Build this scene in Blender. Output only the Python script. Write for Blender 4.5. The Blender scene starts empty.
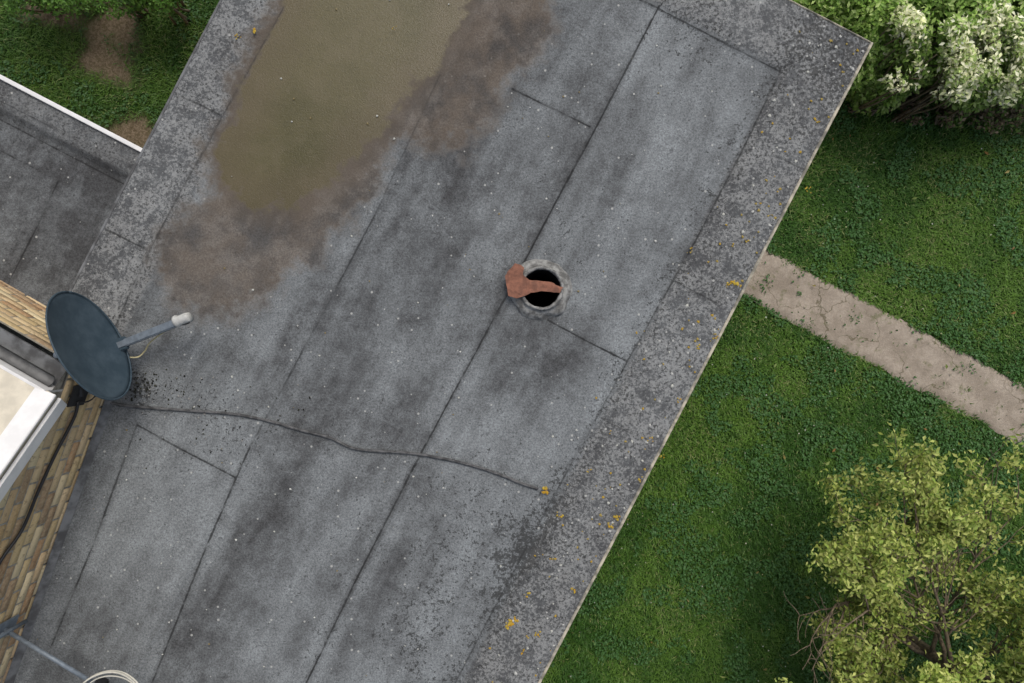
import bpy, bmesh, math, random
import numpy as np
from mathutils import Vector, Matrix
rng=np.random.default_rng(7); random.seed(7)
sc=bpy.context.scene
ZR=2.8; CAMZ=7.45; F=683.0
def pw(u,v,z=ZR):
    k=(CAMZ-z)/F
    return Vector(((u-512)*k,-(v-341.5)*k,z))
# ---------------- noise
_T=rng.random((256,256))
def vnoise(x,y,seed=0):
    x=x+seed*17.3+500; y=y+seed*31.7+500
    xi=np.floor(x).astype(int); yi=np.floor(y).astype(int); fx=x-xi; fy=y-yi
    fx=fx*fx*(3-2*fx); fy=fy*fy*(3-2*fy)
    a=_T[xi%256,yi%256]; b=_T[(xi+1)%256,yi%256]; c=_T[xi%256,(yi+1)%256]; d=_T[(xi+1)%256,(yi+1)%256]
    return (a*(1-fx)+b*fx)*(1-fy)+(c*(1-fx)+d*fx)*fy
def fbm(x,y,seed=0,o=4):
    r=0;a=.5
    for i in range(o):
        r=r+a*vnoise(x*2**i,y*2**i,seed+i); a*=.5
    return r/(1-.5**o)
# ---------------- mesh helpers
def np_mesh(name,v,f,mat=None,col=None,attrs=None,smooth=False):
    v=np.asarray(v,dtype=np.float32); f=np.asarray(f,dtype=np.int32)
    me=bpy.data.meshes.new(name); n,k=f.shape
    me.vertices.add(len(v)); me.vertices.foreach_set("co",v.ravel())
    me.loops.add(n*k); me.loops.foreach_set("vertex_index",f.ravel())
    me.polygons.add(n); me.polygons.foreach_set("loop_start",np.arange(0,n*k,k,dtype=np.int32))
    me.update(calc_edges=True); me.validate()
    if col is not None:
        a=me.attributes.new("Col","FLOAT_COLOR","POINT")
        c=np.ones((len(v),4),dtype=np.float32); c[:,:3]=col; a.data.foreach_set("color",c.ravel())
    if attrs:
        for kx,val in attrs.items():
            a=me.attributes.new(kx,"FLOAT","POINT"); a.data.foreach_set("value",np.asarray(val,dtype=np.float32))
    if smooth: me.polygons.foreach_set("use_smooth",np.ones(n,dtype=bool))
    o=bpy.data.objects.new(name,me); sc.collection.objects.link(o)
    if mat: me.materials.append(mat)
    return o
def py_mesh(name,v,f,mat=None,uv=None,smooth=False):
    me=bpy.data.meshes.new(name); me.from_pydata([tuple(p) for p in v],[],f)
    if uv:
        l=me.uv_layers.new(name="UVMap")
        for i,lp in enumerate(me.loops): l.data[i].uv=uv[lp.vertex_index]
    if smooth:
        for p in me.polygons: p.use_smooth=True
    me.update()
    o=bpy.data.objects.new(name,me); sc.collection.objects.link(o)
    if mat: me.materials.append(mat)
    return o
def empty(name,loc=(0,0,0)):
    e=bpy.data.objects.new(name,None); e.empty_display_size=.2; sc.collection.objects.link(e); e.location=loc; return e
def par(o,p):
    o.parent=p; o.matrix_parent_inverse=Matrix.Translation(p.location).inverted(); return o
def tube_geo(pts,radii,V,Fc,sides=8):
    pts=[Vector(p) for p in pts]; base=len(V); n=len(pts)
    for i,p in enumerate(pts):
        t=(pts[min(i+1,n-1)]-pts[max(i-1,0)]).normalized()
        u=t.cross(Vector((0.13,0.2,1))); 
        if u.length<.05: u=t.cross(Vector((1,0,0)))
        u.normalize(); w=t.cross(u)
        r=radii[i] if hasattr(radii,'__len__') else radii
        for k in range(sides):
            a=2*math.pi*k/sides; V.append(tuple(p+u*math.cos(a)*r+w*math.sin(a)*r))
    for i in range(n-1):
        for k in range(sides):
            a=base+i*sides+k; b=base+i*sides+(k+1)%sides
            Fc.append((a,b,b+sides,a+sides))
    c=len(V); V.append(tuple(pts[0])); V.append(tuple(pts[-1]))
    for k in range(sides):
        Fc.append((c,base+(k+1)%sides,base+k)); Fc.append((c+1,base+(n-1)*sides+k,base+(n-1)*sides+(k+1)%sides))
def smooth_path(pts,n=6):
    P=[Vector(p) for p in pts]; out=[]
    for i in range(len(P)-1):
        p0=P[max(i-1,0)];p1=P[i];p2=P[i+1];p3=P[min(i+2,len(P)-1)]
        for k in range(n):
            t=k/n; out.append(.5*((2*p1)+(p2-p0)*t+(2*p0-5*p1+4*p2-p3)*t*t+(3*p1-p0-3*p2+p3)*t**3))
    out.append(P[-1]); return out
def tube(name,pts,r,mat,sides=8):
    V=[];Fc=[]; tube_geo(pts,r,V,Fc,sides); return py_mesh(name,V,Fc,mat,smooth=True)
def box(name,c,ax,ay,az,sx,sy,sz,mat,bev=.003):
    bm=bmesh.new(); bmesh.ops.create_cube(bm,size=1)
    for v in bm.verts: v.co=Vector((v.co.x*sx,v.co.y*sy,v.co.z*sz))
    if bev: bmesh.ops.bevel(bm,geom=bm.edges[:],offset=bev,segments=2,affect='EDGES')
    for v in bm.verts: v.co=c+ax*v.co.x+ay*v.co.y+az*v.co.z
    bmesh.ops.recalc_face_normals(bm,faces=bm.faces)
    me=bpy.data.meshes.new(name); bm.to_mesh(me); bm.free()
    o=bpy.data.objects.new(name,me); sc.collection.objects.link(o); me.materials.append(mat); return o
# ---------------- materials
class NT:
    def __init__(s,name):
        s.m=bpy.data.materials.new(name); s.m.use_nodes=True; s.t=s.m.node_tree; s.n=s.t.nodes; s.b=s.n['Principled BSDF']
        s.co=s.n.new('ShaderNodeTexCoord')
    def lk(s,a,b): s.t.links.new(a,b)
    def inp(s,sock,v):
        if isinstance(v,bpy.types.NodeSocket): s.lk(v,sock)
        elif v is not None:
            if isinstance(v,(tuple,list)) and len(v)==3 and sock.type=='RGBA': v=(*v,1)
            sock.default_value=v
    def math(s,op,a,b=None,c=None,clamp=False):
        n=s.n.new('ShaderNodeMath'); n.operation=op; n.use_clamp=clamp
        s.inp(n.inputs[0],a); s.inp(n.inputs[1],b); s.inp(n.inputs[2],c); return n.outputs[0]
    def noise(s,scale,detail=3,rough=.55,vec=None,dist=0):
        n=s.n.new('ShaderNodeTexNoise'); n.inputs['Scale'].default_value=scale; n.inputs['Detail'].default_value=detail
        n.inputs['Roughness'].default_value=rough; n.inputs['Distortion'].default_value=dist
        s.lk(vec or s.co.outputs['Object'],n.inputs['Vector']); return n.outputs['Fac']
    def vor(s,scale,out='Distance',feature='F1',vec=None,rnd=1):
        n=s.n.new('ShaderNodeTexVoronoi'); n.feature=feature; n.inputs['Scale'].default_value=scale; n.inputs['Randomness'].default_value=rnd
        s.lk(vec or s.co.outputs['Object'],n.inputs['Vector']); return n.outputs[out]
    def ramp(s,v,a,b,lo=0,hi=1):
        n=s.n.new('ShaderNodeMapRange'); n.interpolation_type='SMOOTHSTEP'
        s.inp(n.inputs[0],v); n.inputs[1].default_value=a; n.inputs[2].default_value=b; n.inputs[3].default_value=lo; n.inputs[4].default_value=hi
        return n.outputs[0]
    def mix(s,f,a,b,mode='MIX'):
        n=s.n.new('ShaderNodeMix'); n.data_type='RGBA'; n.blend_type=mode
        s.inp(n.inputs[0],f); s.inp(n.inputs[6],a); s.inp(n.inputs[7],b); return n.outputs[2]
    def attr(s,name,out='Fac'):
        n=s.n.new('ShaderNodeAttribute'); n.attribute_name=name; return n.outputs[out]
    def mapping(s,rot=(0,0,0),scale=(1,1,1),vec=None):
        n=s.n.new('ShaderNodeMapping'); n.inputs['Rotation'].default_value=rot; n.inputs['Scale'].default_value=scale
        s.lk(vec or s.co.outputs['Object'],n.inputs['Vector']); return n.outputs[0]
    def bump(s,h,strength=.5,dist=.01):
        n=s.n.new('ShaderNodeBump'); n.inputs['Strength'].default_value=strength; n.inputs['Distance'].default_value=dist
        s.lk(h,n.inputs['Height']); s.lk(n.outputs[0],s.b.inputs['Normal'])
    def fin(s,col=None,rough=None,spec=None,metal=None):
        s.inp(s.b.inputs['Base Color'],col); s.inp(s.b.inputs['Roughness'],rough)
        if spec is not None: s.inp(s.b.inputs['Specular IOR Level'],spec)
        if metal is not None: s.inp(s.b.inputs['Metallic'],metal)
        return s.m
def simple(name,c,rough=.6,var=.25,scale=20,metal=0,c2=None,bump=.0):
    t=NT(name); n=t.noise(scale,4,.6)
    c2=c2 or tuple(x*(1-var) for x in c)
    col=t.mix(t.ramp(n,.35,.65),c2,c)
    if bump: t.bump(n,bump,.01)
    return t.fin(col,rough,.4,metal)
def leafmat(name,rough=.5,trans=.25):
    t=NT(name); t.fin(t.attr('Col','Color'),rough,.3)
    if trans:
        tr=t.n.new('ShaderNodeBsdfTranslucent'); t.lk(t.attr('Col','Color'),tr.inputs['Color'])
        ms=t.n.new('ShaderNodeMixShader'); ms.inputs[0].default_value=trans
        t.lk(t.b.outputs[0],ms.inputs[1]); t.lk(tr.outputs[0],ms.inputs[2])
        t.lk(ms.outputs[0],t.n['Material Output'].inputs['Surface'])
    return t.m

# direction axes
A=Vector((-.461,-.887,0)).normalized()   # along the eave
B=Vector((.887,-.461,0)).normalized()    # towards the eave
K=pw(868,45)                             # roof corner

def felt_mat():
    t=NT('mineral_felt')
    seam=t.attr('seam_d'); sw=t.attr('seam_w'); pond=t.attr('pond_d'); stain=t.attr('stain_d'); tone=t.attr('tone'); moss=t.attr('moss'); edge=t.attr('edge')
    big=t.noise(.9,3,.6,dist=.4); med=t.noise(4.3,5,.68); sm=t.noise(17,4,.7)
    ang=math.atan2(A.y,A.x)
    stv=t.mapping(scale=(.8,4.0,1),vec=t.mapping(rot=(0,0,-ang)))
    st=t.noise(1.6,5,.62,vec=stv,dist=.3)
    v=t.math('ADD',t.math('MULTIPLY',t.math('SUBTRACT',big,.5),1.2),t.math('MULTIPLY',t.math('SUBTRACT',med,.5),1.25))
    v=t.math('ADD',v,t.math('MULTIPLY',t.math('SUBTRACT',st,.5),1.25))
    v=t.math('ADD',v,t.math('MULTIPLY',t.math('SUBTRACT',sm,.5),.7))
    v=t.math('ADD',v,t.math('ADD',t.math('MULTIPLY',tone,1.2),.53),clamp=True)
    col=t.mix(v,(.060,.061,.062),(.215,.230,.235))
    # granules
    g=t.noise(75,3,.75); g2=t.noise(210,1,.6)
    gm=t.math('ADD',t.ramp(g,.3,.7,.68,1.32),t.ramp(g2,.3,.7,-.18,.18))
    gc=t.n.new('ShaderNodeCombineColor'); 
    for i in range(3): t.lk(gm,gc.inputs[i])
    col=t.mix(1,col,gc.outputs[0],'MULTIPLY')
    # pinholes where granules are lost
    m1=t.noise(48,3,.72)
    lost=t.ramp(t.math('ADD',m1,t.math('MULTIPLY',t.math('SUBTRACT',med,.5),.6)),.63,.70)
    col=t.mix(t.math('MULTIPLY',lost,.5),col,(.038,.038,.039))
    # kerb strips: paler granules over black
    em=t.noise(55,5,.8); em2=t.noise(8,4,.68)
    e=t.ramp(t.math('ADD',em,t.math('MULTIPLY',t.math('SUBTRACT',em2,.5),.6)),.41,.60)
    col=t.mix(t.math('MULTIPLY',edge,.68),col,t.mix(e,(.052,.052,.053),(.275,.277,.268)))
    # moss / black lichen dots
    mm=t.math('ADD',t.math('ADD',m1,t.math('MULTIPLY',em2,.45)),t.math('MULTIPLY',moss,.25))
    mk=t.ramp(mm,.91,.98)
    col=t.mix(t.math('MULTIPLY',mk,.75),col,(.028,.028,.027))
    # pale bird lime / lichen dots
    vn=t.n.new('ShaderNodeTexVoronoi'); vn.inputs['Scale'].default_value=22; t.lk(t.co.outputs['Object'],vn.inputs['Vector'])
    vc=t.n.new('ShaderNodeSeparateColor'); t.lk(vn.outputs['Color'],vc.inputs[0])
    rad=t.ramp(vc.outputs[0],.72,1.0,0,.17)
    sp=t.ramp(t.math('SUBTRACT',t.math('ADD',vn.outputs['Distance'],t.math('MULTIPLY',g,.1)),rad),.03,.09,1,0)
    sp=t.math('MULTIPLY',sp,t.math('GREATER_THAN',vc.outputs[0],.74))
    col=t.mix(t.math('MULTIPLY',sp,.7),col,(.46,.46,.43))
    # stain
    n1=t.noise(3.2,5,.62); n2=t.noise(14,4,.65)
    n1c=t.math('SUBTRACT',n1,.5); n2c=t.math('SUBTRACT',n2,.5)
    sd=t.math('ADD',stain,t.math('ADD',t.math('MULTIPLY',n1c,.6),t.math('MULTIPLY',n2c,.24)))
    sk=t.ramp(sd,-.12,.05,1,0)
    scol=t.mix(t.ramp(n1,.32,.62),(.062,.055,.049),(.128,.102,.078))
    scol=t.mix(t.math('MULTIPLY',t.ramp(med,.5,.62),.5),scol,(.18,.155,.13))
    scol=t.mix(.6,scol,t.mix(1,scol,gc.outputs[0],'MULTIPLY'))
    rim=t.math('MULTIPLY',t.ramp(sd,-.12,-.04),t.ramp(sd,-.02,.04,1,0))
    scol=t.mix(t.math('MULTIPLY',rim,.5),scol,(.19,.18,.165))
    col=t.mix(t.math('MULTIPLY',sk,.80),col,scol)
    pd=t.math('ADD',pond,t.math('ADD',t.math('MULTIPLY',n1c,.34),t.math('MULTIPLY',n2c,.18)))
    wet=t.ramp(pd,.0,.17,1,0)
    col=t.mix(t.math('MULTIPLY',wet,.6),col,(.092,.072,.052))
    pk=t.ramp(pd,-.035,.025,1,0)
    pcol=t.mix(t.ramp(big,.35,.62),(.076,.068,.028),(.112,.096,.046))
    pcol=t.mix(t.math('MULTIPLY',t.ramp(m1,.45,.7),.35),pcol,(.058,.052,.024))
    pcol=t.mix(t.math('MULTIPLY',t.ramp(med,.48,.62),.4),pcol,(.125,.105,.058))
    pcol=t.mix(t.math('MULTIPLY',t.ramp(pd,-.34,-.04),.5),pcol,(.108,.084,.050))
    col=t.mix(t.math('MULTIPLY',pk,.94),col,pcol)
    # seams
    sn=t.math('ADD',seam,t.math('MULTIPLY',t.math('ADD',n2c,t.math('SUBTRACT',sm,.5)),.010))
    gate=t.ramp(t.noise(3.5,3,.65),.34,.52,.25,1)
    gate=t.math('MAXIMUM',gate,t.ramp(sw,.8,1,0,.85))
    npk=t.math('SUBTRACT',1,pk)
    sl=t.math('MULTIPLY',t.math('MULTIPLY',t.math('MULTIPLY',t.ramp(sn,.003,.009,1,0),gate),npk),sw)
    col=t.mix(t.math('MULTIPLY',sl,.90),col,(.013,.013,.013))
    soft=t.math('MULTIPLY',t.math('MULTIPLY',t.ramp(sn,.006,.035,.2,0),npk),sw)
    col=t.mix(soft,col,(.03,.03,.03))
    h=t.math('ADD',t.math('MULTIPLY',g,.5),t.math('MULTIPLY',g2,.3))
    t.bump(h,.5,.008)
    r=t.math('SUBTRACT',.92,t.math('ADD',t.math('MULTIPLY',pk,.58),t.math('MULTIPLY',wet,.12)))
    return t.fin(col,r,.25)
felt=felt_mat()
white_pvc=simple('white_pvc',(.80,.79,.77),.35,.10,9)
cream=simple('cream_trim',(.66,.60,.48),.6,.2,9)
trim_m=simple('drip_trim_stone',(.50,.45,.35),.8,.6,16,c2=(.17,.16,.13))
dark_m=simple('dark_plastic',(.02,.02,.022),.4,.3,20)
gut_m=simple('grey_gutter',(.16,.16,.155),.6,.4,14)
lead_m=simple('lead_flashing',(.17,.175,.178),.8,.5,9,c2=(.07,.07,.07),bump=.4)
steel=simple('galvanised_steel',(.20,.235,.27),.5,.25,30,metal=.1)
dish_m=NT('dish_paint'); _n=dish_m.noise(7,6,.7); dish_m=dish_m.fin(dish_m.mix(dish_m.ramp(_n,.35,.7),(.034,.056,.074),(.062,.090,.112)),.5,.35)
terra=simple('terracotta',(.27,.118,.075),.9,.35,22,c2=(.17,.078,.052),bump=.4)
mortar=simple('mortar_fillet',(.29,.29,.275),.95,.5,24,c2=(.11,.108,.102),bump=.8)
cable_m=simple('black_cable',(.03,.03,.032),.5,.3,20)
feltcable=simple('weathered_cable',(.12,.12,.12),.8,.6,25,c2=(.04,.04,.04),bump=.5)
whitecable=simple('white_cable',(.62,.60,.52),.5,.2,20)
bark=simple('bark',(.20,.155,.10),.9,.5,25,c2=(.09,.07,.05),bump=.6)
flue_dark=simple('flue_hole_dark',(.008,.008,.008),.95,.3,12)  # near-black colour paints in the darkness of the open flue hole
def brick_mat():
    t=NT('stock_brick'); br=t.n.new('ShaderNodeTexBrick'); t.lk(t.co.outputs['UV'],br.inputs['Vector'])
    br.inputs['Scale'].default_value=1; br.inputs['Brick Width'].default_value=.225; br.inputs['Row Height'].default_value=.075
    br.inputs['Mortar Size'].default_value=.010; br.inputs['Mortar Smooth'].default_value=.2; br.inputs['Bias'].default_value=0
    br.inputs['Color1'].default_value=(.50,.36,.20,1); br.inputs['Color2'].default_value=(.34,.23,.13,1); br.inputs['Mortar'].default_value=(.36,.33,.27,1)
    n=t.noise(40,4,.7); col=t.mix(t.math('MULTIPLY',t.ramp(n,.45,.65),.5),br.outputs['Color'],(.48,.40,.27))
    t.bump(t.math('ADD',t.math('MULTIPLY',br.outputs['Fac'],-1),t.math('MULTIPLY',n,.4)),.8,.012)
    return t.fin(col,.9,.2)
brick=brick_mat()
mortar_w=simple('wall_mortar',(.40,.37,.31),.95,.4,30,c2=(.24,.22,.18),bump=.4)
t=NT('brick_faces'); _c=t.attr('Col','Color'); _k=t.noise(45,4,.7); _c=t.mix(t.math('MULTIPLY',t.ramp(_k,.42,.66),.4),_c,(.62,.50,.32)); _c=t.mix(t.math('MULTIPLY',t.ramp(t.noise(28,3,.7),.56,.66),.5),_c,(.16,.12,.08)); t.bump(_k,.6,.006); brickf=t.fin(_c,.9,.15)

# ---------------- roof grids
def seg_d(X,Y,a,b):
    ax,ay=a;bx,by=b; dx,dy=bx-ax,by-ay; t=np.clip(((X-ax)*dx+(Y-ay)*dy)/(dx*dx+dy*dy),0,1)
    return np.hypot(X-ax-t*dx,Y-ay-t*dy)
def poly_sdf(X,Y,P):
    d=np.full(X.shape,1e9); ins=np.zeros(X.shape,bool)
    for i in range(len(P)):
        a=P[i];b=P[(i+1)%len(P)]; d=np.minimum(d,seg_d(X,Y,a,b))
        c=((a[1]>Y)!=(b[1]>Y))&(X<(b[0]-a[0])*(Y-a[1])/((b[1]-a[1])+1e-9)+a[0]); ins^=c
    return np.where(ins,-d,d)
def sst(x,a,b):
    t=np.clip((x-a)/(b-a),0,1); return t*t*(3-2*t)
def W2(p,z=ZR): q=pw(p[0],p[1],z); return (q.x,q.y)
def gauss(X,Y,L,z=ZR):
    r=np.zeros(X.shape)
    for (u,v,ra,rb,s) in L:
        c=pw(u,v,z); k=(CAMZ-z)/F; dx=X-c.x; dy=Y-c.y
        p=(dx*A.x+dy*A.y)/(ra*k); q=(dx*B.x+dy*B.y)/(rb*k); r+=s*np.exp(-(p*p+q*q))
    return r
def felt_grid(name,O,ds,dt,Ls,Lt,step,z,seams,ponds,stains,tonef,mossf,edgef,hf,hole=None):
    ns=int(Ls/step)+1; nt=int(Lt/step)+1
    S,T=np.meshgrid(np.linspace(0,Ls,ns),np.linspace(0,Lt,nt),indexing='ij')
    X=O.x+ds.x*S+dt.x*T; Y=O.y+ds.y*S+dt.y*T
    sd=np.full(X.shape,9.); sw=np.ones(X.shape)*.5
    for wgt,sg in seams:
        P=[W2(p,z) for p in sg]
        for i in range(len(P)-1):
            d=seg_d(X,Y,P[i],P[i+1]); m=d<sd; sd=np.where(m,d,sd); sw=np.where(m,wgt,sw)
    pd=np.full(X.shape,5.)
    for p in ponds: pd=np.minimum(pd,poly_sdf(X,Y,[W2(q,z) for q in p]))
    st=np.full(X.shape,5.)
    for p in stains: st=np.minimum(st,poly_sdf(X,Y,[W2(q,z) for q in p]))
    Z=z+hf(S,T)*np.clip((pd-.02)*5,0,1)+.008*(fbm(X*1.5,Y*1.5,3)-.5)*np.clip(pd*5,0,1)+.004*(fbm(X*9,Y*9,5,2)-.5)*np.clip(pd*5,0,1)
    V=np.stack([X.ravel(),Y.ravel(),Z.ravel()],1)
    idx=np.arange(ns*nt).reshape(ns,nt)
    f=np.stack([idx[:-1,:-1].ravel(),idx[1:,:-1].ravel(),idx[1:,1:].ravel(),idx[:-1,1:].ravel()],1)
    if hole:
        c,r=hole; cx=V[f].mean(1); f=f[np.hypot(cx[:,0]-c.x,cx[:,1]-c.y)>r]
    a,b,c2=V[f[0,0]],V[f[0,1]],V[f[0,2]]
    if np.cross(b-a,c2-a)[2]<0: f=f[:,::-1]
    return np_mesh(name,V,f,felt,attrs=dict(seam_d=sd.ravel(),seam_w=sw.ravel(),pond_d=pd.ravel(),stain_d=st.ravel(),
        tone=tonef(X,Y,S,T).ravel(),moss=mossf(X,Y,S,T).ravel(),edge=edgef(X,Y,S,T).ravel()),smooth=True)
seams=[(1,[(658,8),(600,120),(549,215),(504,300),(420,455),(360,572),(303,690),(200,890)]),
 (.75,[(780,72),(742,150),(700,232),(664,296),(627,362)]),(.8,[(627,362),(598,415),(545,512)]),(.55,[(545,512),(455,683),(380,830)]),
 (.4,[(440,75),(375,215)]),(.75,[(375,215),(330,300),(283,388)]),(.9,[(250,447),(205,550),(152,683),(90,820)]),(.5,[(283,388),(250,447)]),
 (.9,[(137,425),(95,540),(52,645)]),(1,[(137,425),(183,450),(235,477)]),
 (1,[(548,320),(590,343),(627,361)]),(.95,[(512,89),(545,105),(590,127)]),(.85,[(780,72),(640,0),(400,-120)]),
 (.8,[(108,230),(147,249)]),(.7,[(184,98),(222,116)]),(.6,[(772,157),(806,172)]),(.6,[(664,276),(716,304)]),(.5,[(597,416),(640,438)]),
 (.65,[(288,0),(222,118),(150,255),(118,325)]),(1,[(658,8),(700,-30)])]
ponds=[[(285,-10),(268,40),(247,72),(237,118),(216,150),(219,190),(250,203),(300,207),(328,190),(350,165),(383,128),(408,92),(438,62),(462,20),(480,-90),(320,-90)]]
stains=[[(258,5),(232,62),(210,125),(188,200),(158,228),(148,278),(178,315),(238,322),(292,288),(332,248),(372,205),(402,150),(425,158),(470,158),(515,95),(560,30),(575,-60),(300,-90)]]
def tone_m(X,Y,S,T):
    t=np.zeros(X.shape)
    t+=np.where((T>.46)&(T<1.39),.12,0)+np.where((T>1.39)&(T<2.44),-.02,0)+np.where(T>2.44,.02,0)
    t+=gauss(X,Y,[(532,365,50,50,-.42),(505,20,60,45,-.35),(440,120,60,35,-.3),(420,215,70,40,-.26),(285,470,90,30,-.3),(235,560,110,22,-.25),
      (375,590,100,22,-.33),(620,440,40,30,-.1),(590,170,90,25,-.12),(395,440,50,30,-.12),(320,330,60,30,-.12),(690,110,110,20,.12),(170,330,40,30,-.2),
      (180,560,100,30,.14),(470,420,60,40,.16),(500,225,80,20,.14),(640,60,70,30,.1),(120,560,80,25,.1),(530,450,50,50,.12),(440,640,60,40,.10),(330,270,60,20,.08),(60,600,90,30,.12),(340,500,60,30,.12)])
    for t0 in (1.33,1.46,2.36,2.5,3.1,3.2): t+=.17*np.exp(-((T-t0)/.03)**2)*fbm(S*1.5,T*0+t0,51)*1.4
    return t
def moss_m(X,Y,S,T):
    t=gauss(X,Y,[(430,600,70,45,.55),(215,425,45,60,.5),(138,385,20,25,.9),(520,545,70,30,.5),(350,520,60,50,.35),(470,500,60,60,.4),(700,20,60,60,.6),(840,60,60,60,.5),
       (590,240,70,40,.25),(310,650,50,40,.3),(410,660,40,40,.4)])
    e=1-sst(T,.38,.5); t=t+e*.45; t=t+(1-sst(4.02-T,.38,.5))*.4*(S<4.2)
    t=t+.45*np.exp(-((T-.5)/.1)**2)
    return t
def edge_m(X,Y,S,T):
    e=1-sst(T,.42,.47)
    e=np.maximum(e,1-sst(S,.40,.45)); e=np.maximum(e,(1-sst(4.02-T,.40,.45))*(S<4.2)); return e
def h_m(S,T):
    h=.030*(1-sst(T,.36,.5)); h=np.maximum(h,.030*(1-sst(S,.34,.48))); h=np.maximum(h,.03*(1-sst(4.02-T,.34,.48)))
    for t0 in (1.39,2.44): h=h+.004*sst(T,t0-.004,t0+.004)*(1-sst(T,t0+.004,t0+.25))
    return h
ext=empty('flat_roof_extension',K)
FC=pw(541,289)
o=felt_grid('roof_felt',K,A,-B,8.6,4.02,.01,ZR,seams,ponds,stains,tone_m,moss_m,edge_m,h_m,hole=(FC,.15)); par(o,ext)
def R(s,t): return K+A*s-B*t
def wall_box(name,P,z0,z1,parent,mat=brick):
    n=len(P)
    for i in range(n):
        a=P[i];b=P[(i+1)%n]; L=(b-a).length
        o=py_mesh(name,[(a.x,a.y,z0),(b.x,b.y,z0),(b.x,b.y,z1),(a.x,a.y,z1)],[(0,1,2,3)],mat,uv=[(0,z0),(L,z0),(L,z1),(0,z1)]); par(o,parent)
wall_box('wall',[R(.12,.12),R(8.5,.12),R(8.5,3.9),R(.12,3.9)],0,2.62,ext)
def edge_board(name,p,q,out,mat,z0,z1,th,parent,off=.0,jit=0):
    d=(q-p); L=d.length; d.normalize(); c=(p+q)/2+out*(off+th/2); c=Vector((c.x,c.y,(z0+z1)/2))
    return par(box(name,c,d,out,Vector((0,0,1)),L,th,z1-z0,mat,.003),parent)
edge_board('eave_fascia',R(0,0),R(8.6,0),B,lead_m,2.60,2.815,.02,ext,-.022)
edge_board('eave_drip_trim',R(-.01,0),R(8.6,0),B,trim_m,2.70,2.836,.018,ext,.0)
edge_board('end_fascia',R(0,0.02),R(0,4.0),-A,lead_m,2.60,2.815,.02,ext,-.022)
edge_board('end_drip_trim',R(0,0),R(0,4.03),-A,trim_m,2.70,2.836,.010,ext,.0)
edge_board('side_fascia',R(0.02,4.02),R(8.5,4.02),-B,lead_m,2.40,2.832,.02,ext,0)
# ---------------- garage roof (left)
ZA=2.62
gar=empty('flat_roof_garage',pw(60,200,ZA))
OA=pw(150,157,ZA)+B*.12
LA=3.3
seA=[(1,[(0,119),(128,186)]),(1,[(0,150),(120,212)]),(1,[(58,183),(8,285)]),(.9,[(0,100),(140,172)])]
o=felt_grid('garage_roof_felt',OA,A,-B,2.6,LA,.015,ZA,seA,[],[],
   lambda X,Y,S,T:-.20+gauss(X,Y,[(70,170,20,80,-.25),(20,230,40,40,.05),(85,250,40,15,-.25)],ZA),
   lambda X,Y,S,T:.1+0*X+.3*(1-sst(S,.3,.4)),
   lambda X,Y,S,T:.55*(1-sst(S,.14,.2)),
   lambda S,T:.05*(1-sst(S,.16,.24))); par(o,gar)
def RA(s,t): return OA+A*s-B*t
wall_box('garage_wall',[RA(.08,.3),RA(2.5,.3),RA(2.5,LA-.08),RA(.08,LA-.08)],0,2.5,gar)
edge_board('garage_white_trim',RA(0,.12),RA(0,LA),-A,white_pvc,2.50,2.695,.030,gar,0)
edge_board('garage_side_trim',RA(0,LA),RA(2.5,LA),-B,white_pvc,2.50,2.68,.022,gar,0)

# ---------------- chimney flue
flue=empty('chimney_flue',FC)
prof=[(.214,-.004),(.205,.012),(.190,.030),(.174,.044),(.160,.048),(.153,.048),(.150,.078),(.144,.087),(.132,.085),(.127,.06),(.127,-.15),(.127,-.9)]
V=[];Fc=[];NS=72
for i,(r,z) in enumerate(prof):
    for k in range(NS):
        a=2*math.pi*k/NS; j=(vnoise(np.array(math.cos(a)*3+i*.3),np.array(math.sin(a)*3),9)-.5)
        j2=(vnoise(np.array(math.cos(a)*9+i),np.array(math.sin(a)*9),4)-.5)
        rr=r+(j*.03 if i<5 else j*.006)+j2*.006; zz=z+(j2*.012 if 0<i<10 else 0)
        if 6<=i<=8 and math.cos(a-math.pi)>.2: zz-=.02*(math.cos(a-math.pi)-.2)*(1+2*j2)
        V.append((FC.x+rr*math.cos(a),FC.y+rr*math.sin(a),FC.z+zz))
for i in range(len(prof)-1):
    for k in range(NS):
        Fc.append((i*NS+k,i*NS+(k+1)%NS,(i+1)*NS+(k+1)%NS,(i+1)*NS+k))
o=py_mesh('pot_rim_and_fillet',V,Fc,mortar,smooth=True); o.data.materials.append(flue_dark)
for p in o.data.polygons:
    if p.index//NS>=9: p.material_index=1
par(o,flue)
o=py_mesh('flue_bottom',[(FC.x+.134*math.cos(k*math.pi/12),FC.y+.134*math.sin(k*math.pi/12),FC.z-.89) for k in range(24)],[tuple(range(24))],flue_dark); par(o,flue)
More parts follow.
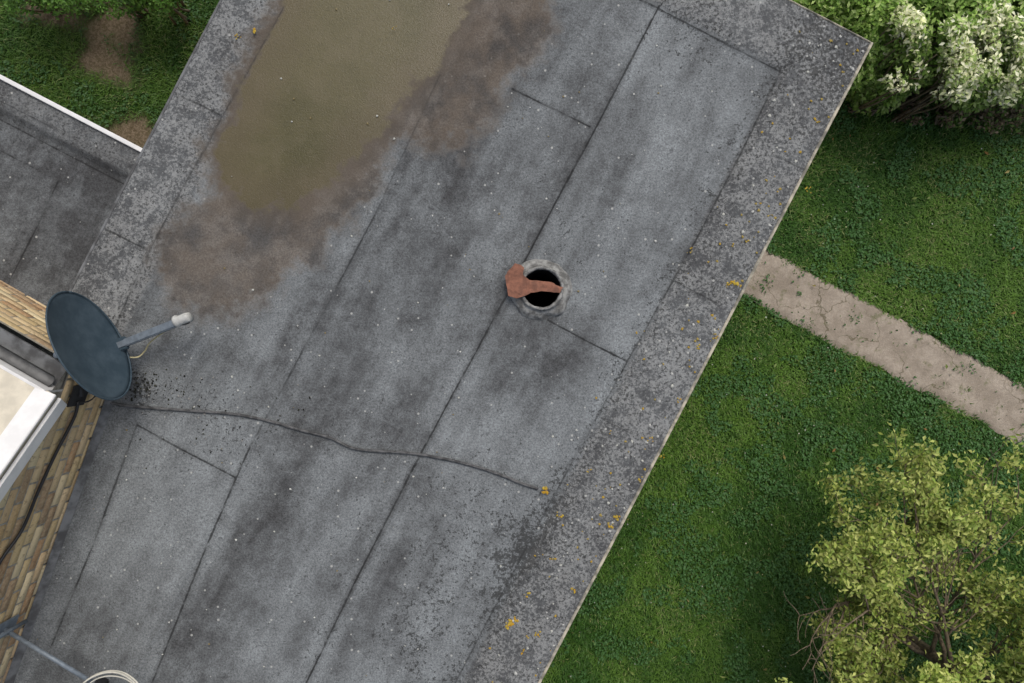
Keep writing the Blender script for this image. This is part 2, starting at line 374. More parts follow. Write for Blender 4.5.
def shard(name,pts,z,th,mat,tilt=0,jz=.0):
    bm=bmesh.new(); P=[pw(u,v,z) for u,v in pts]
    vs=[bm.verts.new(p) for p in P]; f=bm.faces.new(vs)
    r=bmesh.ops.extrude_face_region(bm,geom=[f])
    for g in r['geom']:
        if isinstance(g,bmesh.types.BMVert): g.co.z+=th
    bmesh.ops.triangulate(bm,faces=[q for q in bm.faces if len(q.verts)>4])
    bmesh.ops.subdivide_edges(bm,edges=bm.edges[:],cuts=2,use_grid_fill=True)
    bmesh.ops.recalc_face_normals(bm,faces=bm.faces)
    for v in bm.verts:
        d=v.co.x-FC.x; v.co.z+=-abs(d+.02)*tilt+(vnoise(np.array(v.co.x*30),np.array(v.co.y*30),2)-.5)*jz
        v.co.x+=(float(vnoise(np.array(v.co.x*60),np.array(v.co.y*60),3))-.5)*.006
        v.co.y+=(float(vnoise(np.array(v.co.x*60),np.array(v.co.y*60),8))-.5)*.006
    me=bpy.data.meshes.new(name); bm.to_mesh(me); bm.free(); o=bpy.data.objects.new(name,me); sc.collection.objects.link(o); me.materials.append(mat)
    par(o,flue); return o
shard('broken_pot_shard',[(505,276),(509,270),(515,263),(521,265),(524,268),(523,275),(529,280),(538,281),(551,282),(558,286),(563,287),(560,293),(551,292),(541,291),(531,293),(525,296),(517,298),(508,296),(507,288)],ZR+.088,.018,terra,.12,.016)
# ---------------- brick house
WD=Vector((-.335,-.942,0)).normalized(); WN=Vector((.942,-.335,0)).normalized()
E2=Vector((-.866,.5,0)).normalized(); N2=Vector((.5,.866,0)).normalized()
C=pw(121,360); C=Vector((C.x,C.y,0))
house=empty('brick_house',C)
z1=ZR+.62; tn=math.tan(math.radians(28)); L1=5.0
def q(v,z): return Vector((v.x,v.y,z))
gp=[(0,0),(L1,0),(L1,z1-.1),(L1/2,z1-.1+tn*L1/2),(0,z1-.1)]
o=py_mesh('gable_wall',[q(C+WD*s,z) for s,z in gp],[tuple(range(5))],mortar_w); par(o,house)
o=py_mesh('side_wall',[q(C,0),q(C+E2*4,0),q(C+E2*4,z1-.08),q(C,z1-.08)],[(0,1,2,3)],mortar_w); par(o,house)
def brickwork(name,O,d,nrm,L,z0,topf):
    V=[];Fc=[];cols=[]; row=0; z=z0
    while z<5.5:
        x=-.1125 if row%2 else 0
        while x<L:
            a=max(x,0)+.005; b=min(x+.215,L); 
            if b-a>.04 and z+.065<topf((a+b)/2)-.0:
                pr=random.uniform(.004,.010); h0=z+random.uniform(-.001,.002); h1=z+.064+random.uniform(-.002,.001); k=len(V); bv=.006
                for (sx,sz,o_) in [(a,h0,0),(b,h0,0),(b,h1,0),(a,h1,0),(a+bv,h0+bv,pr),(b-bv,h0+bv,pr),(b-bv,h1-bv,pr),(a+bv,h1-bv,pr)]:
                    p=O+d*sx+nrm*(o_); V.append((p.x,p.y,sz))
                Fc+=[(k+4,k+5,k+6,k+7),(k,k+1,k+5,k+4),(k+1,k+2,k+6,k+5),(k+2,k+3,k+7,k+6),(k+3,k,k+4,k+7)]
                c=random.choice([(.56,.42,.22),(.62,.47,.27),(.50,.35,.18),(.58,.44,.26),(.42,.26,.14),(.66,.54,.33),(.36,.25,.15),(.60,.43,.24)]); s_=random.uniform(.85,1.12)
                cols+=[tuple(v_*s_ for v_ in c)]*8
            x+=.225
        z+=.075; row+=1
    return par(np_mesh(name,V,Fc,brickf,col=np.array(cols)),house)
brickwork('gable_brickwork',C,WD,WN,L1,.02,lambda s:z1-.1+tn*(s if s<L1/2 else L1-s))
brickwork('side_brickwork',C,E2,N2,4.0,.02,lambda s:z1-.08)
sl=Vector((WD.x*math.cos(math.radians(28)),WD.y*math.cos(math.radians(28)),math.sin(math.radians(28))))
st0=q(C+WD*.20+WN*.055,z1)
Ls=L1/2/math.cos(math.radians(28))
up=sl.cross(E2); 
if up.z<0: up=-up
slab_c=st0+sl*(Ls/2)+E2*1.6+up*.02
par(box('roof_slope',slab_c,sl,E2,up,Ls,3.2-.01,.05,cream,.004),house)
par(box('bargeboard',st0+sl*(Ls/2)+WN*.012+up*-.045,sl,WN,up,Ls,.022,.11,white_pvc,.003),house)
par(box('verge_cap',st0+sl*(Ls/2)-WN*.055+up*.058,sl,WN,up,Ls,.13,.02,white_pvc,.004),house)
sl2=Vector((WD.x*math.cos(math.radians(28)),WD.y*math.cos(math.radians(28)),-math.sin(math.radians(28)))); st2=st0+sl*Ls
up2=sl2.cross(E2); up2=up2 if up2.z>0 else -up2
par(box('roof_slope_back',st2+sl2*(Ls/2)+E2*1.6+up2*.02,sl2,E2,up2,Ls,3.19,.05,cream,.004),house)
par(box('eave_fascia_board',q(C+WD*.18+E2*1.6,z1-.03),E2,WD,Vector((0,0,1)),3.2,.02,.16,white_pvc,.003),house)
V=[];Fc=[]
for i,t_ in enumerate((0,3.2)):
    for k in range(13):
        a=math.pi+math.pi*k/12
        for r in (.036,.031):
            p=q(C+WD*.13+E2*(t_+.03),z1-.01)+Vector((0,0,1))*(math.sin(a)*r)-(-WD)*(math.cos(a)*r); V.append(tuple(p))
for k in range(12):
    a=2*k; Fc+=[(a,a+2,a+28,a+26),(a+1,a+3,a+29,a+27)]
o=py_mesh('gutter',V,Fc,gut_m,smooth=True); par(o,house)
par(box('soffit',q(C+WD*.10+E2*1.6,z1-.09),E2,WD,Vector((0,0,1)),3.2,.14,.02,lead_m,.002),house)
o=py_mesh('wall_flashing',[q(C+WN*.05,ZR+.004),q(C+WN*.05+WD*4.9,ZR+.004),q(C+WN*.014+WD*4.9,ZR+.05),q(C+WN*.014,ZR+.05)],[(0,1,2,3)],lead_m); par(o,house)
def onwall(s,z,off=.02): return q(C+WD*s+WN*off,z)
def wallpt(u,v,off=.025):
    x=(u-512)/F; y=-(v-341.5)/F; n=WN.x*x+WN.y*y; d0=(WN.x*C.x+WN.y*C.y+off); dep=d0/n
    return Vector((x*dep,y*dep,CAMZ-dep))
par(tube('wall_cable',smooth_path([wallpt(78,402),wallpt(74,418),wallpt(55,455),wallpt(38,492),wallpt(22,530),wallpt(0,562),wallpt(-25,610)]),.010,dark_m),house)

# ---------------- satellite dish
az=Vector((.915,.40,0)).normalized()
el=math.radians(3); dn=az*math.cos(el)+Vector((0,0,math.sin(el))); dside=Vector((0,0,1)).cross(dn).normalized(); dup=dn.cross(dside)
DC=Vector((-2.58,-.025,ZR+.46))
dish=empty('satellite_dish',DC)
V=[];Fc=[];NR=12;NS=64; ra,rb,dep=.36,.325,.05
for side in (0,1):
    for i in range(NR+1):
        r=i/NR
        for k in range(NS):
            a=2*math.pi*k/NS
            p=DC+dside*(ra*r*math.cos(a))+dup*(rb*r*math.sin(a))+dn*(dep*(r*r-1)-(.006 if side else 0)); V.append(tuple(p))
for side in (0,1):
    b=side*(NR+1)*NS
    for i in range(NR):
        for k in range(NS):
            f=(b+i*NS+k,b+i*NS+(k+1)%NS,b+(i+1)*NS+(k+1)%NS,b+(i+1)*NS+k); Fc.append(f if side==0 else f[::-1])
b0=NR*NS; b1=(2*NR+1)*NS
for k in range(NS): Fc.append((b0+k,b0+(k+1)%NS,b1+(k+1)%NS,b1+k))
par(py_mesh('reflector',V,Fc,dish_m,smooth=True),dish)
V=[];Fc=[]; tube_geo([DC+dside*(ra*math.cos(a))+dup*(rb*math.sin(a)) for a in np.linspace(0,2*math.pi,65)],.006,V,Fc,6)
par(py_mesh('reflector_rim',V,Fc,dish_m,smooth=True),dish)
bot=DC-dup*(rb-.03)-dn*.02
LN=pw(186,319,ZR+.30)
ad=(LN-bot).normalized(); aside=ad.cross(Vector((0,0,1))).normalized(); aup=aside.cross(ad)
al=(LN-bot).length
par(box('feed_arm',bot+ad*(al/2-.03),ad,aside,aup,al-.01,.050,.04,steel,.006),dish)
par(box('arm_foot',bot+ad*.02,ad,aside,aup,.10,.085,.03,dish_m,.006),dish)
par(box('lnb_clamp',LN-ad*.02,ad,aside,aup,.045,.060,.06,dark_m,.006),dish)
lp=simple('lnb_plastic',(.50,.50,.47),.5,.2,30)
par(tube('lnb',[LN+ad*.055+aup*.03,LN+ad*.03+aup*.03,LN-ad*.02+aup*.035,LN-ad*.035+aup*.036,LN-ad*.05+aup*.037],[.028,.032,.030,.040,.038],lp,20),dish)
par(tube('lnb_body',[LN+aup*.04,LN-aup*.05],[.024,.020],simple('lnb_body_plastic',(.33,.34,.33),.5,.2,30),16),dish)
back=DC-dn*(dep+.01)
par(box('back_bracket',back-dn*.03,dn,dside,dup,.06,.13,.18,dark_m,.008),dish)
pole_b=back-dn*.08
wp=onwall(.22,ZR+.36,.0)
par(tube('mast',[pole_b+Vector((0,0,.14)),pole_b-Vector((0,0,.16))],.019,steel,14),dish)
par(tube('wall_arm',[pole_b-Vector((0,0,.05)),pole_b-Vector((0,0,.07))+WD*.12+WN*.04,wp+WN*.03,wp],.015,dark_m,10),dish)
par(box('wall_plate',wp+WN*.016,WD,WN,Vector((0,0,1)),.14,.012,.16,dark_m,.003),dish)
par(tube('coax_loop',smooth_path([LN-ad*.1-aup*.02,bot+ad*.20-aup*.06+aside*.04,bot+ad*.10-aup*.09+aside*.08,bot+ad*.03-aup*.08+aside*.10,bot+aside*.06-ad*.03]),.005,simple('yellowed_cable',(.62,.54,.30),.5,.2,20)),dish)
par(tube('coax_black',smooth_path([LN-ad*.08-aup*.024,bot+ad*.2-aup*.03,bot-ad*.02-aup*.05,wp+WN*.05-Vector((0,0,.12)),wallpt(78,402)]),.005,cable_m),dish)

# ---------------- roof cable
cp=[(108,402),(128,406),(178,410),(232,414),(268,421),(300,430),(330,438),(352,448),(375,451),(408,453),(440,458),(470,465),(498,474),(520,483),(538,489)]
tube('roof_cable',smooth_path([pw(u,v,ZR+.012) for u,v in cp],5),.0095,feltcable,8)

# ---------------- wall bracket bottom-left
br_=empty('aerial_bracket',wallpt(6,628))
p0=wallpt(2,628,.0); p1=pw(92,682,p0.z)
par(tube('arm',[p0,p1],.014,steel,12),br_)
par(box('wall_plate',p0+WN*.018,WD,WN,Vector((0,0,1)),.12,.012,.2,steel,.003),br_)
par(tube('upright',[p0+WN*.05+Vector((0,0,-.15)),p0+WN*.05+Vector((0,0,.2))],.013,steel,12),br_)
cc=pw(112,694,p0.z+.02)
par(tube('cable_coil',[cc+Vector((.20*math.cos(a),.145*math.sin(a),.012*math.sin(3*a)+.003*a)) for a in np.linspace(0,4*math.pi,80)],.0055,whitecable,8),br_)
par(tube('cable_coil_inner',[cc+Vector((.17*math.cos(a),.12*math.sin(a),.01)) for a in np.linspace(0,2*math.pi,50)],.004,whitecable,8),br_)
par(box('arm_head',p1+Vector((.05,-.03,0)),A,B,Vector((0,0,1)),.10,.07,.07,dark_m,.01),br_)

# ---------------- lichen
V=[];Fc=[];cols=[]
def blob(u,v,r,z=ZR+.036,col=(.38,.24,.03),zz=.004):
    if math.hypot(u-541,v-289)<34: return
    c=pw(u,v,z); b=len(V); n=10; V.append((c.x,c.y,c.z+zz)); cols.append(col)
    for k in range(n):
        a=2*math.pi*k/n; rr=r*random.uniform(.5,1.25); V.append((c.x+rr*math.cos(a),c.y+rr*math.sin(a),c.z-.003)); cols.append(tuple(x*.8 for x in col))
    for k in range(n): Fc.append((b,b+1+k,b+1+(k+1)%n))
for u,v,r in [(545,491,.028),(612,527,.024),(617,517,.020),(511,622,.034),(507,626,.022),(516,619,.020),(735,283,.026),(729,285,.016),(560,515,.014),(700,347,.016),(524,652,.014),(538,634,.016),(252,30,.016),(238,37,.012),(640,480,.015),(715,336,.016),(553,560,.013),(527,595,.014),(808,190,.014),(662,455,.012),(590,470,.01),(690,250,.01),(395,28,.01),(770,215,.012),(745,240,.01),(680,400,.014),(650,440,.012),(575,590,.014)]:
    for j in range(6):
        uu=u+random.uniform(-3,3)
        blob(uu,v+random.uniform(-3,3),r*random.uniform(.25,.6),col=random.choice([(.46,.27,.03),(.40,.29,.05),(.50,.36,.06)]))
for j in range(260):
    s=random.uniform(0,6); t_=abs(random.gauss(.03,.2)); p=R(s,t_); u=512+p.x*F/4.65; v=341.5-p.y*F/4.65
    if t_<.01: continue
    blob(u,v,random.uniform(.004,.012),col=random.choice([(.34,.26,.08),(.5,.5,.45),(.5,.5,.47),(.40,.27,.05)]))
for j in range(130):
    s=random.uniform(0,6.5); t_=random.uniform(.5,3.5); p=R(s,t_); u=512+p.x*F/4.65; v=341.5-p.y*F/4.65
    blob(u,v,random.uniform(.003,.009),ZR+.010,random.choice([(.6,.6,.56),(.5,.5,.45),(.25,.2,.1)]))
colmat=NT('lichen'); colmat=colmat.fin(colmat.attr('Col','Color'),.9,.1)
np_mesh('lichen_patches',V,Fc,colmat,col=np.array(cols))
V=[];Fc=[];cols=[]
for j in range(190):
    u,v=(random.gauss(150,22),random.gauss(386,8)) if j<100 else (random.gauss(185,60),random.gauss(410,25))
    if u<112: continue
    blob(u,v,random.uniform(.003,.008),ZR+.006,random.choice([(.018,.018,.015),(.03,.03,.02),(.05,.05,.03),(.3,.29,.27)]),.007)
np_mesh('moss_clumps',V,Fc,colmat,col=np.array(cols))

# ---------------- ground
def ground_mat():
    t=NT('lawn_soil'); n=t.noise(3,5,.65); m=t.noise(40,4,.7)
    col=t.mix(t.ramp(n,.35,.65),(.024,.065,.010),(.046,.105,.018)); col=t.mix(t.math('MULTIPLY',t.ramp(m,.4,.65),.6),col,(.016,.036,.008))
    col=t.mix(t.math('MULTIPLY',t.attr('bare'),.9),col,t.mix(t.ramp(m,.35,.65),(.11,.08,.05),(.21,.16,.115)))
    t.bump(m,.8,.03); return t.fin(col,.95,.15)
bare_px=[(108,60,30,12),(115,22,24,9),(60,15,24,6),(135,133,40,7),(30,10,12,5)]
def baref(X,Y):
    r=np.zeros(X.shape)
    for (u,v,ra,rb) in bare_px:
        c=pw(u,v,0); k=CAMZ/F; dx=(X-c.x)/(ra*k); dy=(Y-c.y)/(rb*2*k); r+=np.exp(-(dx*dx+dy*dy))
    return np.clip((r*1.4+ (fbm(X*6,Y*6,21)-.5)*1.8*(r>.1))-.12,0,1)
g1=np.concatenate([[-400,-120,-40,-15],np.linspace(-8,8,241),[15,40,120,400]])
GX,GY=np.meshgrid(g1,g1,indexing='ij'); n=len(g1); idx=np.arange(n*n).reshape(n,n)
f=np.stack([idx[:-1,:-1].ravel(),idx[1:,:-1].ravel(),idx[1:,1:].ravel(),idx[:-1,1:].ravel()],1)
near=(abs(GX)<8)&(abs(GY)<8)
GZ=np.where(near,.03*(fbm(GX*.7,GY*.7,8)-.5),0)-.02
np_mesh('ground',np.stack([GX.ravel(),GY.ravel(),GZ.ravel()],1),f,ground_mat(),attrs=dict(bare=baref(GX,GY).ravel()),smooth=True)
# path
pa1=pw(765,247,0); pdv=(pw(1024,385,0)-pw(765,247,0)).normalized(); pnv=Vector((-pdv.y,pdv.x,0))
def path_coord(X,Y):
    s=(X-pa1.x)*pdv.x+(Y-pa1.y)*pdv.y; t_=-((X-pa1.x)*pnv.x+(Y-pa1.y)*pnv.y); return s,t_
PWID=.59
def path_edges(s):
    return .035*(fbm(s*3,s*0+2,31)-.5)*2, PWID+.05*(fbm(s*3,s*0+9,33)-.5)*2
t=NT('worn_concrete'); n=t.noise(4,5,.65); m=t.noise(45,4,.75)
col=t.mix(t.ramp(n,.35,.65),(.28,.235,.185),(.41,.35,.285)); col=t.mix(t.math('MULTIPLY',t.ramp(m,.42,.62),.4),col,(.24,.20,.16))
sp=t.vor(60); col=t.mix(t.ramp(sp,.12,.22,.5,0),col,(.50,.46,.41))
wv=t.n.new('ShaderNodeVectorMath'); wv.operation='ADD'; wn=t.n.new('ShaderNodeTexNoise'); wn.inputs['Scale'].default_value=5; wn.inputs['Detail'].default_value=4
t.lk(t.co.outputs['Object'],wn.inputs['Vector']); ws=t.n.new('ShaderNodeVectorMath'); ws.operation='SCALE'; ws.inputs['Scale'].default_value=.3; t.lk(wn.outputs['Color'],ws.inputs[0])
t.lk(t.co.outputs['Object'],wv.inputs[0]); t.lk(ws.outputs[0],wv.inputs[1])
ck=t.vor(2.0,'Distance','DISTANCE_TO_EDGE',vec=wv.outputs[0])
ckl=t.ramp(ck,.005,.016,1,0); ckl=t.math('MULTIPLY',ckl,t.ramp(t.noise(1.5,3,.6),.40,.54))
col=t.mix(t.math('MULTIPLY',ckl,.65),col,(.09,.08,.04))
col=t.mix(t.math('MULTIPLY',t.ramp(t.noise(6,4,.7),.56,.67),.55),col,(.13,.14,.06))
t.bump(m,.7,.012); pathm=t.fin(col,.95,.15)
ss=np.linspace(-2.2,9,450); V=[];Fc=[];NT_=12
for i,s in enumerate(ss):
    e0,e1=path_edges(np.array(s))
    for k in range(NT_+1):
        tt=float(e0)+(float(e1)-float(e0))*k/NT_; p=pa1+pdv*s-pnv*tt; V.append((p.x,p.y,.006+.006*float(vnoise(np.array(p.x*4),np.array(p.y*4),2))-(.02 if k in(0,NT_) else 0)))
for i in range(len(ss)-1):
    for k in range(NT_): a=i*(NT_+1)+k; Fc.append((a,a+NT_+1,a+NT_+2,a+1))
np_mesh('footpath',V,Fc,pathm,smooth=True)

# ---------------- grass
def blades(n,x0,x1,y0,y1,dark=1.0,lenr=(.03,.07)):
    X=rng.uniform(x0,x1,n);Y=rng.uniform(y0,y1,n)
    s,t_=path_coord(X,Y); wob=.14*(fbm(X*7,Y*7,44)-.5)
    keep=~((t_+wob>.02)&(t_+wob<PWID-.02)&(s>-3)) | ((rng.random(n)<.008))
    tuft=fbm(X*6,Y*6,71); keep|=((tuft>.66)&(rng.random(n)<.3))
    rel=(X-K.x)*B.x+(Y-K.y)*B.y; rs=(X-K.x)*A.x+(Y-K.y)*A.y
    keep&=~((rel<-.1)&(rel>-3.9)&(rs>.1))
    b=baref(X,Y); keep&=rng.random(n)>b*1.05
    X=X[keep];Y=Y[keep];n=len(X)
    a=rng.uniform(0,2*np.pi,n); L=rng.uniform(*lenr,n); lean=rng.uniform(.35,1.35,n); w=rng.uniform(.0026,.005,n)
    hgt=.6+.8*fbm(X*2.5,Y*2.5,12); L*=hgt
    clover=(fbm(X*3.5,Y*3.5,61)>.54)&(rng.random(n)<.4)
    w=np.where(clover,w*2.3,w); L=np.where(clover,L*.5,L)
    dx,dy=np.cos(a)*np.sin(lean),np.sin(a)*np.sin(lean); dz=np.cos(lean)
    z0=np.where(clover,.02,-.01)
    base=np.stack([X,Y,z0],1); sx=np.stack([-np.sin(a)*w,np.cos(a)*w,0*a],1); d=np.stack([dx,dy,dz],1)
    mid=base+d*(L*.55)[:,None]; tip=base+np.stack([dx*1.25,dy*1.25,dz*.8],1)*L[:,None]
    V=np.stack([base-sx*.7,base+sx*.7,mid+sx,mid-sx,tip],1).reshape(-1,3)
    i0=np.arange(n)*5
    f=np.concatenate([np.stack([i0,i0+1,i0+2],1),np.stack([i0,i0+2,i0+3],1),np.stack([i0+3,i0+2,i0+4],1)])
    p=fbm(X*.9,Y*.9,5); p2=fbm(X*4.5,Y*4.5,15); p3=fbm(X*2,Y*2,55)
    c0=np.array([.042,.112,.014]);c1=np.array([.102,.200,.026]);c2=np.array([.20,.24,.08])
    m=np.clip((p-.5)*2.4+(p2-.5)*2.2+(p3-.5)*1.6+.50+rng.normal(0,.2,n),0,1)[:,None]
    col=c0*(1-m)+c1*m; y=(rng.random(n)<.04+.12*(p3>.58))[:,None]; col=np.where(y,c2,col); col*=dark*rng.uniform(.8,1.2,n)[:,None]
    col=np.where(clover[:,None],np.array([.056,.140,.034])*dark,col)
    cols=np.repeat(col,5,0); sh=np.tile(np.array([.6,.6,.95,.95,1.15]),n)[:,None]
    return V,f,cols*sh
grassm=leafmat('grass_blades',.55,0)
parts=[blades(340000,.2,6.3,-4.4,4.2), blades(60000,-6.2,-2.0,1.2,4.6,.75)]
VV=[];FF=[];CC=[];b=0
for V,f,c in parts: VV.append(V);FF.append(f+b);CC.append(c);b+=len(V)
np_mesh('lawn_grass',np.concatenate(VV),np.concatenate(FF),grassm,col=np.concatenate(CC))

def leaves(cen,size,cols,upbias=.8,asp=.45):
    n=len(cen); nrm=rng.normal(0,1,(n,3)); nrm/=np.linalg.norm(nrm,axis=1)[:,None]; nrm[:,2]=abs(nrm[:,2])+upbias; nrm/=np.linalg.norm(nrm,axis=1)[:,None]
    r=rng.normal(0,1,(n,3)); u=np.cross(nrm,r); u/=np.linalg.norm(u,axis=1)[:,None]; w=np.cross(nrm,u)
    L=(size*rng.uniform(.6,1.3,n))[:,None]; W=L*asp
    V=np.stack([cen-u*L*.5,cen+w*W*.5+nrm*L*.08-u*L*.05,cen+u*L*.5-nrm*L*.1,cen-w*W*.5+nrm*L*.08-u*L*.05],1).reshape(-1,3)
    i0=np.arange(n)*4; f=np.concatenate([np.stack([i0,i0+1,i0+2],1),np.stack([i0,i0+2,i0+3],1)])
    return V,f,np.repeat(cols,4,0)
leafm=leafmat('leaves',.45,.3)
def join_leaves(name,L,mat=leafm):
    VV=[];FF=[];CC=[];b=0
    for V,f,c in L: VV.append(V);FF.append(f+b);CC.append(c);b+=len(V)
    return np_mesh(name,np.concatenate(VV),np.concatenate(FF),mat,col=np.concatenate(CC))
def varied(n,cs,j=.25):
    cs=np.array(cs); return cs[rng.integers(0,len(cs),n)]*rng.uniform(1-j,1+j,n)[:,None]
n=420; X=rng.uniform(.5,6,n);Y=rng.uniform(-4,4,n); s,t_=path_coord(X,Y); k=((t_<-.05)|(t_>PWID+.05)); X=X[k];Y=Y[k]
L=[leaves(np.stack([X,Y,np.full(len(X),.05)],1),.016,varied(len(X),[(.5,.5,.4),(.4,.42,.2),(.45,.48,.4)]),3,.9)]
n=70; X=rng.uniform(.5,6,n);Y=rng.uniform(-4,4,n); L.append(leaves(np.stack([X,Y,np.full(n,.05)],1),.05,varied(n,[(.25,.14,.04),(.16,.22,.05),(.3,.25,.08)]),3,.5))
join_leaves('daisies_and_fallen_leaves',L)
def shrub(name,cl,nper,size,cs,upb=.8,asp=.5,shell=.35,thr=.40):
    e=empty(name,(cl[0][0],cl[0][1],0)); L=[];V=[];Fc=[]
    for (x,y,z,r,rz) in cl:
        n=int(nper*r*r/.16); d=rng.normal(0,1,(n,3)); d/=np.linalg.norm(d,axis=1)[:,None]; rad=rng.random(n)**shell
        cc=np.stack([x+d[:,0]*r*rad,y+d[:,1]*r*rad,z+d[:,2]*rz*rad],1); lump=fbm(cc[:,0]*5+cc[:,2]*3,cc[:,1]*5,77,3)
        cc[:,2]+=(lump-.5)*.35; cc=cc[(lump+rng.normal(0,.05,n))>thr]; cc=cc[cc[:,2]>.03]; m=len(cc)
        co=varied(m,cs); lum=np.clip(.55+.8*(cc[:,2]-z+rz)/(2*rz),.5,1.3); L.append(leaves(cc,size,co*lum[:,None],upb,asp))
        for k in range(7):
            a=random.uniform(0,6.28); b0=Vector((x+random.uniform(-.1,.1),y+random.uniform(-.1,.1),-.02)); tp=Vector((x+math.cos(a)*r*.75,y+math.sin(a)*r*.75,z+rz*random.uniform(-.3,.6)))
            md=(b0+tp)/2+Vector((random.uniform(-.08,.08),random.uniform(-.08,.08),.1)); pts=smooth_path([b0,md,tp],4); tube_geo(pts,[.014*(1-i/len(pts))+.003 for i in range(len(pts))],V,Fc,5)
    par(join_leaves('foliage',L),e); par(py_mesh('stems',V,Fc,bark,smooth=True),e); return e
def cl(lst): 
    out=[]
    for u,v,z,r,rz in lst: p=pw(u,v,z); out.append((p.x,p.y,z,r,rz))
    return out
G1=[(.27,.42,.09),(.35,.50,.12),(.19,.32,.06),(.43,.54,.19)]
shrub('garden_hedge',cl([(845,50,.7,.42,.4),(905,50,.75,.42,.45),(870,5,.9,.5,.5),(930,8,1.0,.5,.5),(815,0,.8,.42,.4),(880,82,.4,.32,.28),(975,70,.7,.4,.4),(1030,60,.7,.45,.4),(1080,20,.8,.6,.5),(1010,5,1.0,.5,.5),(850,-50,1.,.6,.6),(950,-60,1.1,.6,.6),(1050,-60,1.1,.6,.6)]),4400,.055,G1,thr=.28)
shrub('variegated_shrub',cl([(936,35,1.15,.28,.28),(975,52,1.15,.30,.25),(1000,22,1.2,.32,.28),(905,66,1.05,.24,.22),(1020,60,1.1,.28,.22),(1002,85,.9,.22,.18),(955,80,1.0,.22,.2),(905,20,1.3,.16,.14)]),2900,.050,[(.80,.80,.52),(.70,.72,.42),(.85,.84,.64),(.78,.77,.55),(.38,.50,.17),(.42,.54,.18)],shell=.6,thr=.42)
shrub('hedge_undergrowth',cl([(990,112,.18,.24,.15),(1030,108,.2,.3,.16),(950,112,.12,.2,.12),(915,108,.1,.2,.1),(868,106,.1,.2,.1)]),1600,.05,[(.26,.20,.12),(.32,.24,.15),(.14,.22,.05),(.14,.24,.05),(.18,.14,.09)])
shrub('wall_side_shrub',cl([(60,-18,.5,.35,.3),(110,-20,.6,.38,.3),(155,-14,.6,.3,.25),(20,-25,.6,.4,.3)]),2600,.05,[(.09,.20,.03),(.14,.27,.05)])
# ---------------- tree
random.seed(23)
TX,TY=4.12,-3.12
tree=empty('young_tree',(TX,TY,0)); V=[];Fc=[];tips=[]
base=Vector((TX,TY,-.05)); top=Vector((TX-.03,TY+.03,1.35))
tube_geo(smooth_path([base,(base+top)/2+Vector((.03,.02,0)),top],5),[.075-.003*i for i in range(11)],V,Fc,12)
def branch(p,d,L,r,lvl):
    pts=[p]; q_=p.copy(); dd=d.normalized(); ns=7
    for i in range(ns):
        dd=(dd+Vector((random.gauss(0,.12),random.gauss(0,.12),random.gauss(.0,.08)))).normalized(); q_=q_+dd*(L/ns); pts.append(q_.copy())
    tube_geo(pts,[max(r*(1-.8*i/ns),.0025) for i in range(ns+1)],V,Fc,6)
    if lvl==0:
        for k in range(2,ns+1): tips.append(pts[k])
        return
    for k in range(2 if lvl==2 else 1,ns+1):
        m=2 if lvl==2 else random.choice([0,1,1])
        if k==ns: m=2
        for j in range(m):
            sd=dd.cross(Vector((0,0,1))).normalized()*random.choice([-1,1]); nd=(pts[k]-pts[k-1]).normalized()*.85+sd*random.uniform(.4,1)+Vector((0,0,random.uniform(-.1,.3)))
            branch(pts[k],nd,L*random.uniform(.30,.48)*(1.1 if lvl==1 else 1),r*.42,lvl-1)
for k in range(16):
    a=2*math.pi*k/16+random.uniform(-.15,.15); h=random.uniform(.6,1.3); p=base.lerp(top,(h+.05)/1.4)
    branch(p,Vector((math.cos(a),math.sin(a),random.uniform(.2,.6))),random.uniform(1.45,1.8),.024,2)
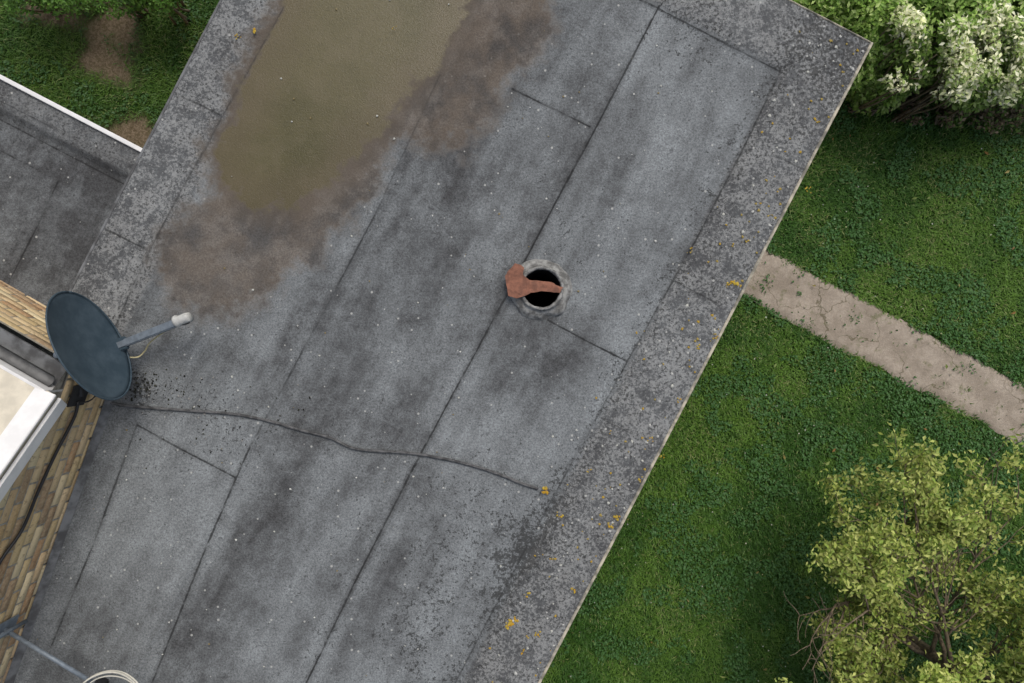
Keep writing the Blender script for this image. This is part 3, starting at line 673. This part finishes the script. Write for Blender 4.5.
for k in range(6): branch(top,Vector((random.uniform(-.8,.8),random.uniform(-.8,.8),.9)),.85,.024,2)
par(py_mesh('trunk_and_branches',V,Fc,bark,smooth=True),tree)
tp=np.array([tuple(t_) for t_ in tips]); 
gap=fbm(tp[:,0]*2.6,tp[:,1]*2.6+tp[:,2],91,3); tp=tp[gap>.365]
rep=np.repeat(tp,10,0); cc=rep+rng.normal(0,.044,rep.shape)
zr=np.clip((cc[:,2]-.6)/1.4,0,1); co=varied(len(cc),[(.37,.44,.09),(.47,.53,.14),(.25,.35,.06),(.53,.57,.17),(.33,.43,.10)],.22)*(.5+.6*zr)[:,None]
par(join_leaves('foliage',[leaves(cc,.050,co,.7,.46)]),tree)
print('tips',len(tips),'leaves',len(cc))

# ---------------- light
w=bpy.data.worlds.new("World"); sc.world=w; w.use_nodes=True; nt=w.node_tree
sky=nt.nodes.new('ShaderNodeTexSky'); sky.sky_type='NISHITA'; sky.sun_disc=False
EL=math.radians(58); AZ=math.radians(20)
sky.sun_elevation=EL; sky.sun_rotation=AZ; sky.dust_density=4; sky.air_density=1.0
hs=nt.nodes.new('ShaderNodeHueSaturation'); hs.inputs['Saturation'].default_value=.6
nt.links.new(sky.outputs[0],hs.inputs['Color']); nt.links.new(hs.outputs[0],nt.nodes['Background'].inputs['Color']); nt.nodes['Background'].inputs['Strength'].default_value=.14
sd=bpy.data.lights.new('sun','SUN'); sd.energy=1.35; sd.angle=math.radians(32); sd.color=(1,.96,.90)
so=bpy.data.objects.new('sun',sd); sc.collection.objects.link(so)
dirv=Vector((math.sin(AZ)*math.cos(EL),math.cos(AZ)*math.cos(EL),math.sin(EL))); so.rotation_euler=dirv.to_track_quat('Z','Y').to_euler(); so.location=dirv*20
cd=bpy.data.cameras.new('camera'); cd.sensor_width=36; cd.lens=36*F/1024; cd.clip_end=1500; cd.clip_start=.05
cam=bpy.data.objects.new('camera',cd); cam.location=(0,0,CAMZ); sc.collection.objects.link(cam); sc.camera=cam
sc.view_settings.view_transform='Standard'; sc.view_settings.look='None'; sc.view_settings.exposure=0
